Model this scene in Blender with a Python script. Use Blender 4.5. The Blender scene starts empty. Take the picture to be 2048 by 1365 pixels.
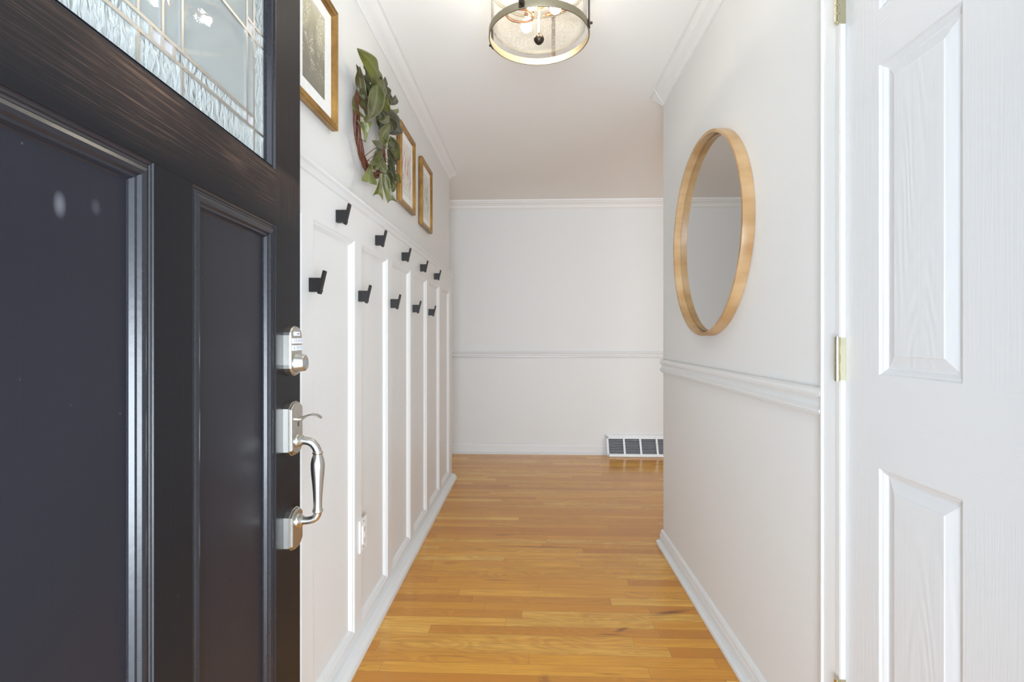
import bpy, bmesh, math, random
from math import sin, cos, pi, radians
from mathutils import Vector, Matrix
random.seed(7)
S = bpy.context.scene
C = S.collection

# ------------------------------------------------------------ camera, light, exposure
F = 1015.0
cam_d = bpy.data.cameras.new('camera')
cam_d.sensor_width = 36.0
cam_d.lens = 36.0 * F / 2048
cam_d.shift_y = -(682.5 - 672) / 2048
cam_d.clip_start = 0.02
cam = bpy.data.objects.new('camera', cam_d)
C.objects.link(cam)
cam.location = (0, 0, 1.14)
cam.rotation_euler = (pi / 2, 0, math.atan(38 / F))
S.camera = cam
S.view_settings.view_transform = 'Standard'
S.view_settings.look = 'None'
S.view_settings.gamma = 1
S.view_settings.use_curve_mapping = False
S.view_settings.exposure = 0.12

W = bpy.data.worlds.new('daylight')
S.world = W
W.use_nodes = True
W.node_tree.nodes['Background'].inputs[0].default_value = (0.80, 0.92, 1.05, 1)
W.node_tree.nodes['Background'].inputs[1].default_value = 2.6

def area(name, loc, target, sx, sy, power, col):
    l = bpy.data.lights.new(name, 'AREA')
    l.shape = 'RECTANGLE'; l.size = sx; l.size_y = sy
    l.energy = power; l.color = col
    o = bpy.data.objects.new(name, l); C.objects.link(o)
    o.location = loc
    o.rotation_euler = (Vector(target) - Vector(loc)).to_track_quat('-Z', 'Y').to_euler()
    return o

area('window_daylight', (3.1, -.05, 1.0), (2.6, 4.0, 1.5), 2.4, .9, 68, (0.87, 0.94, 1.0))
area('porch_daylight', (0.45, -1.9, 0.60), (0.1, 4.0, 2.5), 3.6, 1.3, 330, (0.83, 0.94, 1.05))
area('side_room_daylight', (-3.3, 3.0, 1.5), (0.0, 4.6, 1.2), 1.5, 1.4, 16, (.92, 0.97, 1.0))

# ------------------------------------------------------------ mesh helpers
class MB:
    def __init__(s): s.v = []; s.f = []; s.sm = []
    def add(s, vs, fs, smooth=False):
        n = len(s.v); s.v += [tuple(v) for v in vs]
        s.f += [tuple(i + n for i in f) for f in fs]; s.sm += [smooth] * len(fs)
        return s
    def box(s, a, b):
        x0, y0, z0 = a; x1, y1, z1 = b
        return s.add([(x0,y0,z0),(x1,y0,z0),(x1,y1,z0),(x0,y1,z0),(x0,y0,z1),(x1,y0,z1),(x1,y1,z1),(x0,y1,z1)],
                     [(0,3,2,1),(4,5,6,7),(0,1,5,4),(1,2,6,5),(2,3,7,6),(3,0,4,7)])
    def rbox(s, a, b, r):
        # box with chamfered edges
        bm = bmesh.new(); bmesh.ops.create_cube(bm, size=1)
        for v in bm.verts:
            v.co = Vector([(a[i] + b[i]) / 2 + v.co[i] * (b[i] - a[i]) for i in range(3)])
        bmesh.ops.bevel(bm, geom=bm.edges[:], offset=r, segments=2, affect='EDGES', profile=.7)
        bm.verts.index_update()
        s.add([v.co.copy() for v in bm.verts], [[v.index for v in f.verts] for f in bm.faces]); bm.free(); return s
    def prism(s, prof, fn, t0, t1, smooth=False):
        # prof: list of (p,q); fn(p,q,t) -> xyz ; t0,t1 numbers or functions of (p,q)
        n = len(prof)
        g0 = t0 if callable(t0) else (lambda p, q: t0)
        g1 = t1 if callable(t1) else (lambda p, q: t1)
        vs = [fn(p, q, g0(p, q)) for p, q in prof] + [fn(p, q, g1(p, q)) for p, q in prof]
        s.add(vs, [(i, (i+1) % n, n + (i+1) % n, n + i) for i in range(n)], smooth)
        s.add(vs[:n], [tuple(range(n))]); s.add(vs[n:], [tuple(range(n))]); return s
    def rings(s, rect, prof, fn, cap=True, smooth=False):
        # nested rectangles: rect (a0,b0,a1,b1), prof [(inset,height)], fn(a,b,h) -> xyz
        a0, b0, a1, b1 = rect; vs = []; fs = []
        for i, h in prof:
            vs += [fn(a0+i, b0+i, h), fn(a1-i, b0+i, h), fn(a1-i, b1-i, h), fn(a0+i, b1-i, h)]
        for k in range(len(prof)-1):
            for j in range(4):
                fs.append((k*4+j, k*4+(j+1) % 4, k*4+4+(j+1) % 4, k*4+4+j))
        if cap: n = (len(prof)-1)*4; fs.append((n, n+1, n+2, n+3))
        return s.add(vs, fs, smooth)
    def tube(s, pts, rad, n=12, cap=True):
        pts = [Vector(p) for p in pts]
        if not hasattr(rad, '__len__'): rad = [rad] * len(pts)
        vs = []; up = None
        for i, p in enumerate(pts):
            d = (pts[min(i+1, len(pts)-1)] - pts[max(i-1, 0)]).normalized()
            if up is None:
                up = Vector((0, 0, 1)) if abs(d.z) < .9 else Vector((1, 0, 0))
            a = (up - d * up.dot(d)).normalized(); b = d.cross(a); up = a
            vs += [p + (a * cos(2*pi*k/n) + b * sin(2*pi*k/n)) * rad[i] for k in range(n)]
        m = len(pts)
        fs = [(i*n+k, i*n+(k+1) % n, (i+1)*n+(k+1) % n, (i+1)*n+k) for i in range(m-1) for k in range(n)]
        s.add(vs, fs, True)
        if cap:
            s.add(vs[:n], [tuple(range(n))]); s.add(vs[-n:], [tuple(range(n))])
        return s
    def lathe(s, prof, fn, n=48, closed=False, smooth=True):
        # prof [(r,h)], fn(u,v,h) -> xyz
        m = len(prof)
        vs = [fn(r*cos(2*pi*k/n), r*sin(2*pi*k/n), h) for r, h in prof for k in range(n)]
        rng = range(m if closed else m-1)
        fs = [(i*n+k, i*n+(k+1) % n, ((i+1) % m)*n+(k+1) % n, ((i+1) % m)*n+k) for i in rng for k in range(n)]
        return s.add(vs, fs, smooth)
    def obj(s, name, mat, parent=None, merge=True, recalc=True, **props):
        me = bpy.data.meshes.new(name)
        me.from_pydata(s.v, [], s.f)
        me.polygons.foreach_set('use_smooth', s.sm)
        bm = bmesh.new(); bm.from_mesh(me)
        if merge: bmesh.ops.remove_doubles(bm, verts=bm.verts, dist=1e-5)
        if recalc: bmesh.ops.recalc_face_normals(bm, faces=bm.faces)
        for e in bm.edges:
            if len(e.link_faces) == 2 and e.calc_face_angle(0) > radians(38): e.smooth = False
        bm.to_mesh(me); bm.free()
        me.materials.append(mat)
        o = bpy.data.objects.new(name, me); C.objects.link(o)
        if parent: o.parent = parent
        for k, v in props.items(): o[k] = v
        return o

def empty(name, loc=(0, 0, 0), rz=0, **props):
    o = bpy.data.objects.new(name, None); C.objects.link(o)
    o.empty_display_size = .05
    o.location = loc; o.rotation_euler = (0, 0, rz)
    for k, v in props.items(): o[k] = v
    return o
ident = lambda x, y, z: (x, y, z)

# ------------------------------------------------------------ material helpers
class NT:
    def __init__(s, name):
        s.m = bpy.data.materials.new(name); s.m.use_nodes = True
        s.t = s.m.node_tree; s.b = s.t.nodes['Principled BSDF']; s.out = s.t.nodes['Material Output']
    def n(s, typ, **kw):
        nd = s.t.nodes.new(typ)
        for k, v in kw.items():
            if k.startswith('i_'):
                key = k[2:]; key = int(key) if key.isdigit() else key.replace('_', ' ')
                if hasattr(v, 'node'): s.t.links.new(v, nd.inputs[key])
                else: nd.inputs[key].default_value = v
            else: setattr(nd, k, v)
        return nd
    def l(s, a, b): s.t.links.new(a, b)
    def math(s, op, a, b=None, c=None):
        nd = s.n('ShaderNodeMath', operation=op)
        for i, v in enumerate((a, b, c)):
            if v is None: continue
            if hasattr(v, 'node'): s.l(v, nd.inputs[i])
            else: nd.inputs[i].default_value = v
        return nd.outputs[0]
    def ramp(s, fac, stops, interp='LINEAR'):
        nd = s.n('ShaderNodeValToRGB'); cr = nd.color_ramp; cr.interpolation = interp
        while len(cr.elements) < len(stops): cr.elements.new(.5)
        for e, (p, c) in zip(cr.elements, stops): e.position = p; e.color = (*c, 1)
        s.l(fac, nd.inputs[0]); return nd.outputs[0]
    def mix(s, fac, a, b, mode='MIX'):
        nd = s.n('ShaderNodeMix', data_type='RGBA', blend_type=mode)
        for key, v in ((0, fac), (6, a), (7, b)):
            if hasattr(v, 'node'): s.l(v, nd.inputs[key])
            else: nd.inputs[key].default_value = v if key == 0 else (*v, 1)
        return nd.outputs[2]
    def coords(s, scale=(1, 1, 1), kind='Object', rot=(0, 0, 0)):
        tc = s.n('ShaderNodeTexCoord'); mp = s.n('ShaderNodeMapping')
        mp.inputs['Scale'].default_value = scale; mp.inputs['Rotation'].default_value = rot
        s.l(tc.outputs[kind], mp.inputs[0]); return mp.outputs[0]
    def set(s, **kw):
        for k, v in kw.items():
            i = s.b.inputs[k.replace('_', ' ')]
            if hasattr(v, 'node'): s.l(v, i)
            else: i.default_value = (*v, 1) if isinstance(v, tuple) and len(v) == 3 else v
        return s
    def bump(s, h, strength, dist=.001):
        nd = s.n('ShaderNodeBump'); nd.inputs['Strength'].default_value = strength
        nd.inputs['Distance'].default_value = dist; s.l(h, nd.inputs['Height'])
        s.l(nd.outputs[0], s.b.inputs['Normal']); return nd

def plain(name, col, rough=.5, metal=0., bump=0., scale=60., var=.03, **kw):
    m = NT(name)
    nz = m.n('ShaderNodeTexNoise', i_Scale=scale, i_Detail=3.0, i_Vector=m.coords())
    f = nz.outputs[0]
    lo = tuple(c * (1 - var) for c in col); hi = tuple(min(1, c * (1 + var)) for c in col)
    m.set(Base_Color=m.ramp(f, [(.3, lo), (.7, hi)]), Roughness=rough, Metallic=metal, **kw)
    if bump: m.bump(f, bump, .001)
    return m.m

M_wall = plain('wall_paint', (.75, .74, .722), .55, bump=.25, scale=220, var=.008)
M_ceil = plain('ceiling_paint', (.88, .865, .84), .8, bump=.15, scale=200, var=.008)
M_crown = plain('crown_paint', (.80, .785, .765), .5, bump=.05, scale=60, var=.006)
M_trim = plain('trim_gloss_white', (.75, .745, .735), .32, bump=.05, scale=60, var=.006)
M_panel = plain('wainscot_paint', (.76, .752, .738), .40, bump=.1, scale=90, var=.008)
M_caulk = plain('caulk', (.84, .84, .83), .5)
M_nickel = plain('satin_nickel', (.56, .535, .49), .30, 1., bump=.03, scale=300, var=.03)
M_brass = plain('polished_brass', (.66, .61, .43), .22, 1., var=.03)
M_black = plain('matte_black_hook', (.017, .015, .015), .45, .3, bump=.1, scale=400)
M_bronze = plain('dark_bronze', (.05, .036, .028), .4, .8)
M_champ = plain('brushed_champagne_metal', (.34, .30, .215), .5, 1., bump=.05, scale=200, var=.06)
M_plastic = plain('white_plastic', (.84, .84, .83), .3)
M_dark = plain('dark_slot', (.06, .06, .065), .6)
M_grille = plain('register_enamel', (.80, .81, .82), .35)
M_louvre = plain('register_louvre', (.42, .43, .46), .4)
M_duct = plain('duct_inside', (.03, .03, .04), .7)
M_concrete = plain('porch_concrete', (.62, .62, .61), .8, bump=.3, scale=80, var=.1)
M_stem = plain('wreath_vine', (.10, .028, .012), .5, bump=.8, scale=120, var=.4)
M_key = plain('keypad_button', (.78, .8, .86), .3)
M_ink = plain('keypad_ink', (.05, .06, .12), .4)
M_core = plain('board_white', (.86, .85, .83), .6)

def m_floor():
    m = NT('strip_oak_floor')
    tc = m.n('ShaderNodeTexCoord'); sp = m.n('ShaderNodeSeparateXYZ'); m.l(tc.outputs['Object'], sp.inputs[0])
    X, Y = sp.outputs[0], sp.outputs[1]
    w = .05715
    yy = m.math('DIVIDE', m.math('SUBTRACT', Y, .0457), w)
    row = m.math('FLOOR', yy); fy = m.math('SUBTRACT', yy, row)
    wn = m.n('ShaderNodeTexWhiteNoise', noise_dimensions='1D'); m.l(row, wn.inputs['W'])
    wn2 = m.n('ShaderNodeTexWhiteNoise', noise_dimensions='1D'); m.l(m.math('ADD', row, 37.3), wn2.inputs['W'])
    L = m.math('MULTIPLY_ADD', wn2.outputs[0], .7, .55)
    xx = m.math('DIVIDE', m.math('MULTIPLY_ADD', wn.outputs[0], 3.0, X), L)
    col = m.math('FLOOR', xx); fx = m.math('SUBTRACT', xx, col)
    cv = m.n('ShaderNodeCombineXYZ'); m.l(row, cv.inputs[0]); m.l(col, cv.inputs[1])
    r = m.n('ShaderNodeTexWhiteNoise', noise_dimensions='3D'); m.l(cv.outputs[0], r.inputs[0])
    rs = m.n('ShaderNodeSeparateColor'); m.l(r.outputs['Color'], rs.inputs[0])
    base = m.ramp(rs.outputs[0], [(0, (.58, .215, .030)), (.18, (.70, .295, .036)), (.45, (.80, .375, .046)), (.75, (.88, .45, .064)), (1, (.93, .56, .125))])
    # grain coordinates shifted per board
    off = m.n('ShaderNodeCombineXYZ')
    m.l(m.math('MULTIPLY_ADD', rs.outputs[1], 31., X), off.inputs[0])
    m.l(m.math('MULTIPLY_ADD', rs.outputs[2], 17., Y), off.inputs[1])
    def scaled(v):
        mp = m.n('ShaderNodeMapping'); m.l(off.outputs[0], mp.inputs[0]); mp.inputs['Scale'].default_value = v
        return mp.outputs[0]
    n1 = m.n('ShaderNodeTexNoise', i_Scale=1., i_Detail=5., i_Roughness=.6, i_Vector=scaled((6, 260, 1))).outputs[0]
    n2 = m.n('ShaderNodeTexNoise', i_Scale=1., i_Detail=2., i_Vector=scaled((2.0, 22, 1))).outputs[0]
    # growth-ring figure: contour lines of a stretched noise
    n3 = m.n('ShaderNodeTexNoise', i_Scale=1., i_Detail=1.5, i_Distortion=.3, i_Vector=scaled((2.6, 13, 1))).outputs[0]
    ring = m.math('SINE', m.math('MULTIPLY', n3, 85.))
    ring = m.math('MULTIPLY_ADD', ring, .5, .5)
    fig = m.math('MULTIPLY', ring, m.math('MULTIPLY', m.math('GREATER_THAN', rs.outputs[1], .45), .55))
    c1 = m.mix(m.ramp(n1, [(.34, (.75, .75, .75)), (.62, (0, 0, 0))]), base, (.52, .235, .032))
    c1 = m.mix(m.ramp(n2, [(.42, (0, 0, 0)), (.66, (.65, .65, .65))]), c1, (.60, .25, .032))
    c1 = m.mix(m.math('MULTIPLY', fig, .6), c1, (.42, .175, .032))
    # mineral streaks
    n4 = m.n('ShaderNodeTexNoise', i_Scale=1., i_Detail=3., i_Vector=m.coords((2.2, 26, 1))).outputs[0]
    c1 = m.mix(m.ramp(n4, [(.68, (0, 0, 0)), (.76, (.7, .7, .7))]), c1, (.13, .045, .022))
    for (sx, sy, lx, ly, al, an) in [(0.572, 2.111, 0.055, 0.01, 0.75, 0.25), (0.351, 1.982, 0.022, 0.008, 0.7, 0.5), (0.305, 1.948, 0.035, 0.004, 0.6, 0), (-0.005, 2.744, 0.12, 0.006, 0.6, 0), (0.156, 2.737, 0.09, 0.004, 0.5, 0), (-0.156, 2.362, 0.045, 0.004, 0.55, 0), (-0.406, 2.53, 0.03, 0.012, 0.35, 0.1), (0.046, 1.685, 0.012, 0.02, 0.4, 0)]:
        ux = m.math('SUBTRACT', X, sx); uy = m.math('SUBTRACT', Y, sy)
        px_ = m.math('ADD', m.math('MULTIPLY', ux, cos(an)/(1.6*lx)), m.math('MULTIPLY', uy, sin(an)/(1.6*lx)))
        py_ = m.math('ADD', m.math('MULTIPLY', ux, -sin(an)/(1.5*ly)), m.math('MULTIPLY', uy, cos(an)/(1.5*ly)))
        dd = m.math('SQRT', m.math('ADD', m.math('MULTIPLY', px_, px_), m.math('MULTIPLY', py_, py_)))
        dd = m.math('ADD', dd, m.math('MULTIPLY_ADD', n1, 2.4, -1.2))
        ff = m.n('ShaderNodeMapRange', i_Value=dd, i_1=.3, i_2=1.2, i_3=al, i_4=0.).outputs[0]
        c1 = m.mix(ff, c1, (.16, .045, .022))
    # joints
    ex = m.math('MULTIPLY', m.math('MINIMUM', fx, m.math('SUBTRACT', 1., fx)), L)
    ey = m.math('MULTIPLY', m.math('MINIMUM', fy, m.math('SUBTRACT', 1., fy)), w)
    e = m.math('MINIMUM', ex, ey)
    gap = m.n('ShaderNodeMapRange', i_Value=e, i_1=.0, i_2=.0009, i_3=.85, i_4=0.).outputs[0]
    c2 = m.mix(gap, c1, (.14, .055, .018))
    m.set(Base_Color=c2, Roughness=m.math('MULTIPLY_ADD', n1, .10, .17), Coat_Weight=.06, Coat_Roughness=.08, Specular_IOR_Level=.38)
    h = m.math('SUBTRACT', m.math('MULTIPLY', n2, .25), gap)
    m.bump(h, .25, .0007)
    return m.m
M_floor = m_floor()

def m_blackdoor(name, rot):
    m = NT(name)
    co = m.coords((1, 1, 1), rot=rot)
    mp = m.n('ShaderNodeMapping'); m.l(co, mp.inputs[0]); mp.inputs['Scale'].default_value = (6, 420, 420)
    g = m.n('ShaderNodeTexNoise', i_Scale=1., i_Detail=4., i_Roughness=.7, i_Vector=mp.outputs[0]).outputs[0]
    w = m.n('ShaderNodeTexNoise', i_Scale=3.2, i_Detail=3., i_Vector=m.coords()).outputs[0]
    # worn paint: fine brown scratches in patches near the glass sill
    tc = m.n('ShaderNodeTexCoord'); sp = m.n('ShaderNodeSeparateXYZ'); m.l(tc.outputs['Object'], sp.inputs[0])
    z = sp.outputs[2]
    near = m.n('ShaderNodeMapRange', i_Value=z, i_1=1.37, i_2=1.475, i_3=0., i_4=1.).outputs[0]
    top = m.n('ShaderNodeMapRange', i_Value=z, i_1=1.475, i_2=1.49, i_3=1., i_4=.15).outputs[0]
    patch = m.math('MULTIPLY', m.math('MULTIPLY', near, top), m.ramp(w, [(.35, (.25, .25, .25)), (.62, (1, 1, 1))]))
    scr = m.ramp(g, [(.52, (0, 0, 0)), (.62, (1, 1, 1))])
    k = m.math('MULTIPLY', patch, m.math('MULTIPLY_ADD', scr, .75, .2))
    c = m.mix(k, (.013, .0125, .014), (.24, .145, .10))
    sk = m.n('ShaderNodeTexVoronoi', i_Scale=26., i_Vector=m.coords()).outputs[0]
    c = m.mix(m.ramp(sk, [(.030, (.5, .5, .5)), (.045, (0, 0, 0))]), c, (.12, .115, .11))
    m.set(Base_Color=c, Roughness=m.math('MULTIPLY_ADD', w, .16, .24), Specular_IOR_Level=.07)
    m.bump(g, .35, .0004)
    return m.m
M_bd_m = plain('black_moulding_gloss', (.014, .014, .018), .25, bump=.1, scale=120, var=.1)
M_bd_v = m_blackdoor('black_door_paint_upright', (0, radians(90), 0))
M_bd_h = m_blackdoor('black_door_paint_level', (0, 0, 0))

def m_smudge():
    m = NT('black_door_panel_paint')
    g = m.n('ShaderNodeTexNoise', i_Scale=1., i_Detail=4., i_Vector=m.coords((140, 140, 4))).outputs[0]
    w = m.n('ShaderNodeTexNoise', i_Scale=5., i_Detail=3., i_Vector=m.coords()).outputs[0]
    c = (.0175, .0175, .023)
    for (t, z, rt, rz, a) in SMUDGES:
        tc = m.n('ShaderNodeTexCoord'); sp = m.n('ShaderNodeSeparateXYZ'); m.l(tc.outputs['Object'], sp.inputs[0])
        dx = m.math('DIVIDE', m.math('SUBTRACT', sp.outputs[0], t), rt)
        dz = m.math('DIVIDE', m.math('SUBTRACT', sp.outputs[2], z), rz)
        d = m.math('SQRT', m.math('ADD', m.math('MULTIPLY', dx, dx), m.math('MULTIPLY', dz, dz)))
        f = m.n('ShaderNodeMapRange', i_Value=d, i_1=.3, i_2=1.35, i_3=a, i_4=0.).outputs[0]
        c = m.mix(f, c, (.17, .17, .19))
    sk = m.n('ShaderNodeTexVoronoi', i_Scale=30., i_Vector=m.coords()).outputs[0]
    c = m.mix(m.ramp(sk, [(.03, (.4, .4, .4)), (.045, (0, 0, 0))]), c, (.16, .155, .15))
    m.set(Base_Color=c, Roughness=m.math('MULTIPLY_ADD', w, .15, .25), Specular_IOR_Level=.18)
    m.bump(g, .3, .0004)
    return m.m
SMUDGES = [(.2867, 1.277, .0066, .0115, .6), (.335, 1.286, .0065, .008, .18)]
M_bd_p = m_smudge()

def m_whitedoor(name, scale, cath=False):
    m = NT(name)
    g = m.n('ShaderNodeTexNoise', i_Scale=1., i_Detail=3., i_Roughness=.6, i_Distortion=.4, i_Vector=m.coords(scale)).outputs[0]
    h = g
    if cath:
        n3 = m.n('ShaderNodeTexNoise', i_Scale=1., i_Detail=1., i_Vector=m.coords((9, 9, 1.6))).outputs[0]
        ring = m.math('SINE', m.math('MULTIPLY', n3, 90.))
        h = m.math('ADD', m.math('MULTIPLY', g, .6), m.math('MULTIPLY', ring, .35))
    m.set(Base_Color=(.715, .71, .71), Roughness=.38)
    m.bump(h, .38, .0011)
    return m.m
M_wd_v = m_whitedoor('white_door_upright_grain', (200, 200, 5))
M_wd_h = m_whitedoor('white_door_level_grain', (5, 5, 200))
M_wd_c = m_whitedoor('white_door_arched_grain', (160, 160, 5), True)

def m_wood(name, lo, hi, scale, rough=.35, coat=.0):
    m = NT(name)
    g = m.n('ShaderNodeTexNoise', i_Scale=1., i_Detail=4., i_Roughness=.6, i_Vector=m.coords(scale)).outputs[0]
    g2 = m.n('ShaderNodeTexNoise', i_Scale=6., i_Detail=2., i_Vector=m.coords()).outputs[0]
    m.set(Base_Color=m.ramp(m.math('MULTIPLY_ADD', g2, .6, m.math('MULTIPLY', g, .4)), [(.36, lo), (.64, hi)]), Roughness=rough, Coat_Weight=coat)
    m.bump(g, .1, .0004)
    return m.m
M_bent = m_wood('bent_birch_plywood', (.36, .19, .065), (.56, .375, .20), (4, 4, 18), .38)
M_gilt = m_wood('gilded_wood', (.20, .095, .018), (.40, .22, .055), (30, 30, 30), .33)
M_gilt.node_tree.nodes['Principled BSDF'].inputs['Metallic'].default_value = .35
M_gapdark = m_wood('dark_gap_backing', (.035, .018, .010), (.08, .04, .02), (30, 30, 30), .5)

def m_mirror():
    m = NT('silvered_glass'); m.set(Base_Color=(.66, .66, .645), Metallic=1., Roughness=.0); return m.m
M_mirror = m_mirror()

def m_glass(name, bump_s, scale, tint, frost, dist=.002, rough=.02):
    m = NT(name)
    nz = m.n('ShaderNodeTexNoise', i_Scale=1., i_Detail=2., i_Distortion=.8, i_Vector=m.coords(scale)).outputs[0]
    bp = m.n('ShaderNodeBump', i_Strength=bump_s, i_Distance=dist, i_Height=nz)
    tr = m.n('ShaderNodeBsdfTransparent'); tr.inputs[0].default_value = (*tint, 1)
    tl = m.n('ShaderNodeBsdfTranslucent'); tl.inputs[0].default_value = (*tint, 1)
    df = m.n('ShaderNodeBsdfDiffuse'); df.inputs[0].default_value = (*tint, 1)
    m.l(bp.outputs[0], tl.inputs['Normal']); m.l(bp.outputs[0], df.inputs['Normal'])
    gl = m.n('ShaderNodeBsdfGlossy'); gl.inputs['Roughness'].default_value = rough
    m.l(bp.outputs[0], gl.inputs['Normal'])
    md = m.n('ShaderNodeMixShader', i_0=.72); m.l(tl.outputs[0], md.inputs[1]); m.l(df.outputs[0], md.inputs[2])
    ff = frost
    if name.startswith('seeded'):
        vo = m.n('ShaderNodeTexVoronoi', i_Scale=210., i_Vector=m.coords()).outputs[0]
        ff = m.math('MULTIPLY_ADD', m.math('LESS_THAN', vo, .17), .55, frost)
    m1 = m.n('ShaderNodeMixShader', i_0=ff); m.l(tr.outputs[0], m1.inputs[1]); m.l(md.outputs[0], m1.inputs[2])
    lw = m.n('ShaderNodeLayerWeight'); lw.inputs[0].default_value = .5; m.l(bp.outputs[0], lw.inputs['Normal'])
    fr = m.n('ShaderNodeMath', operation='MULTIPLY_ADD', i_0=m.math('POWER', lw.outputs['Facing'], 4.5), i_1=.9, i_2=.045)
    m2 = m.n('ShaderNodeMixShader'); m.l(fr.outputs[0], m2.inputs[0]); m.l(m1.outputs[0], m2.inputs[1]); m.l(gl.outputs[0], m2.inputs[2])
    m.l(m2.outputs[0], m.out.inputs[0]); return m.m
M_tex = m_glass('rippled_privacy_glass', 1., (75, 75, 38), (.66, .705, .695), .86, .006, .10)
M_clear = m_glass('clear_leaded_glass', .12, (25, 25, 25), (.66, .695, .68), .60, .002, .012)
M_frost = m_glass('frosted_accent_glass', .1, (90, 90, 90), (.80, .80, .83), .85, .002, .25)
M_seed = m_glass('seeded_lamp_glass', .35, (180, 180, 180), (.985, .98, .965), .02, .001)
M_came = plain('bright_came', (.58, .565, .54), .34, 1.)

def m_leaf():
    m = NT('magnolia_leaf')
    at = m.n('ShaderNodeAttribute', attribute_name='tone', attribute_type='OBJECT')
    nz = m.n('ShaderNodeTexNoise', i_Scale=14., i_Detail=4., i_Vector=m.coords()).outputs[0]
    c = m.ramp(at.outputs['Fac'], [(0, (.095, .100, .034)), (.25, (.120, .128, .024)), (.5, (.080, .068, .024)), (.75, (.022, .030, .010)), (1., (.18, .18, .08))])
    n2 = m.n('ShaderNodeTexNoise', i_Scale=38., i_Detail=3., i_Vector=m.coords()).outputs[0]
    c = m.mix(m.ramp(nz, [(.38, (0, 0, 0)), (.68, (.8, .8, .8))]), c, (.040, .034, .014))
    c = m.mix(m.ramp(n2, [(.5, (0, 0, 0)), (.7, (.35, .35, .35))]), c, (.14, .16, .05))
    rib_rimlight = m.n('ShaderNodeAttribute', attribute_name='rib_rimlight', attribute_type='GEOMETRY').outputs['Fac']
    c = m.mix(rib_rimlight, c, (.19, .19, .09))
    geo = m.n('ShaderNodeNewGeometry')
    c = m.mix(m.math('MULTIPLY', geo.outputs['Backfacing'], .3), c, (.15, .15, .07))
    m.set(Base_Color=c, Roughness=.42)
    m.bump(nz, .3, .002); return m.m
M_leaf = m_leaf()

def m_print(kind):
    m = NT('botanical_print_' + kind)
    tc = m.n('ShaderNodeTexCoord'); g = tc.outputs['Generated']
    sp = m.n('ShaderNodeSeparateXYZ'); m.l(g, sp.inputs[0]); Y, Z = sp.outputs[1], sp.outputs[2]
    def nz(sc, det=3.):
        mp = m.n('ShaderNodeMapping'); m.l(g, mp.inputs[0]); mp.inputs['Scale'].default_value = sc
        return m.n('ShaderNodeTexNoise', i_Scale=1., i_Detail=det, i_Vector=mp.outputs[0]).outputs[0]
    if kind == 'meadow':
        n = nz((1, 3, 4))
        c = m.ramp(m.math('MULTIPLY_ADD', n, .5, m.math('MULTIPLY', Z, .6)), [(.2, (.19, .175, .14)), (.5, (.27, .245, .18)), (.75, (.50, .45, .30)), (1., (.62, .58, .47))])
        mp = m.n('ShaderNodeMapping'); m.l(g, mp.inputs[0]); mp.inputs['Scale'].default_value = (1, 30, 36)
        v = m.n('ShaderNodeTexVoronoi', i_Scale=1., i_Vector=mp.outputs[0])
        dots = m.ramp(v.outputs['Distance'], [(.30, (1, 1, 1)), (.46, (0, 0, 0))])
        clus = m.ramp(nz((1, 3.2, 3.6), 2.), [(.44, (0, 0, 0)), (.56, (1, 1, 1))])
        up = m.ramp(Z, [(.12, (0, 0, 0)), (.35, (1, 1, 1))])
        c = m.mix(m.math('MULTIPLY', m.math('MULTIPLY', dots, clus), m.math('MULTIPLY', up, .85)), c, (.80, .76, .66))
    else:
        paper = (.74, .71, .66) if kind == 'pink' else (.68, .68, .64)
        st = nz((1, 22, 2.6), 4.); bl = nz((1, 7, 5), 3.)
        stm = m.math('MULTIPLY', m.ramp(st, [(.55, (0, 0, 0)), (.66, (1, 1, 1))]), m.ramp(Z, [(.08, (0, 0, 0)), (.2, (1, 1, 1)), (.55, (.9, .9, .9)), (.75, (0, 0, 0))]))
        c = m.mix(m.math('MULTIPLY', stm, .8), paper, (.25, .30, .22))
        blm = m.math('MULTIPLY', m.ramp(bl, [(.5, (0, 0, 0)), (.62, (1, 1, 1))]), m.ramp(Z, [(.1, (0, 0, 0)), (.25, (1, 1, 1)), (.8, (1, 1, 1)), (.93, (0, 0, 0))]))
        c = m.mix(m.math('MULTIPLY', blm, .8), c, (.50, .19, .17) if kind == 'pink' else (.24, .26, .20))
    m.set(Base_Color=c, Roughness=.5); return m.m

def emit(name, col, s):
    m = NT(name); m.set(Base_Color=(.9, .9, .9), Emission_Color=col, Emission_Strength=s); return m.m
M_bulb = emit('lit_bulb', (1., .92, .76), 92.)

# ------------------------------------------------------------ the setting
CE = 2.44; FW = 4.90; XL = -.658; XS = -.635; XR = .722
def st(mb, name, mat, label, cat, parent=None):
    return mb.obj(name, mat, parent, kind='structure', label=label, category=cat)

st(MB().box((-3.6, .16, -.05), (5.0, FW, 0)), 'floor', M_floor, 'honey coloured strip oak floor with boards running across the hall', 'floor')
st(MB().box((-3.6, .10, CE), (5.1, 5.0, CE+.1)), 'ceiling', M_ceil, 'plain off-white ceiling above the hall', 'ceiling')
st(MB().box((-3.6, FW, 0), (5.1, FW+.1, CE)), 'wall_back', M_wall, 'off-white end wall of the hall with crown and chair rail', 'wall')
st(MB().box((XL-.115, .22, 0), (XL, 4.06, CE)), 'wall_left', M_wall, 'off-white left wall above white board and batten panelling', 'wall')
wr = MB()
wr.box((XR, 1.215, 0), (XR+.115, 2.80, CE)).box((XR, .22, 0), (XR+.115, .425, CE)).box((XR, .425, 2.06), (XR+.115, 1.215, CE))
st(wr, 'wall_right', M_wall, 'off-white right wall with round mirror and chair rail', 'wall')
wf = MB()
wf.box((-3.6, .10, 0), (-.47, .22, CE)).box((.45, .10, 0), (2.0, .22, CE)).box((-.47, .10, 2.06), (.45, .22, CE))
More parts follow.
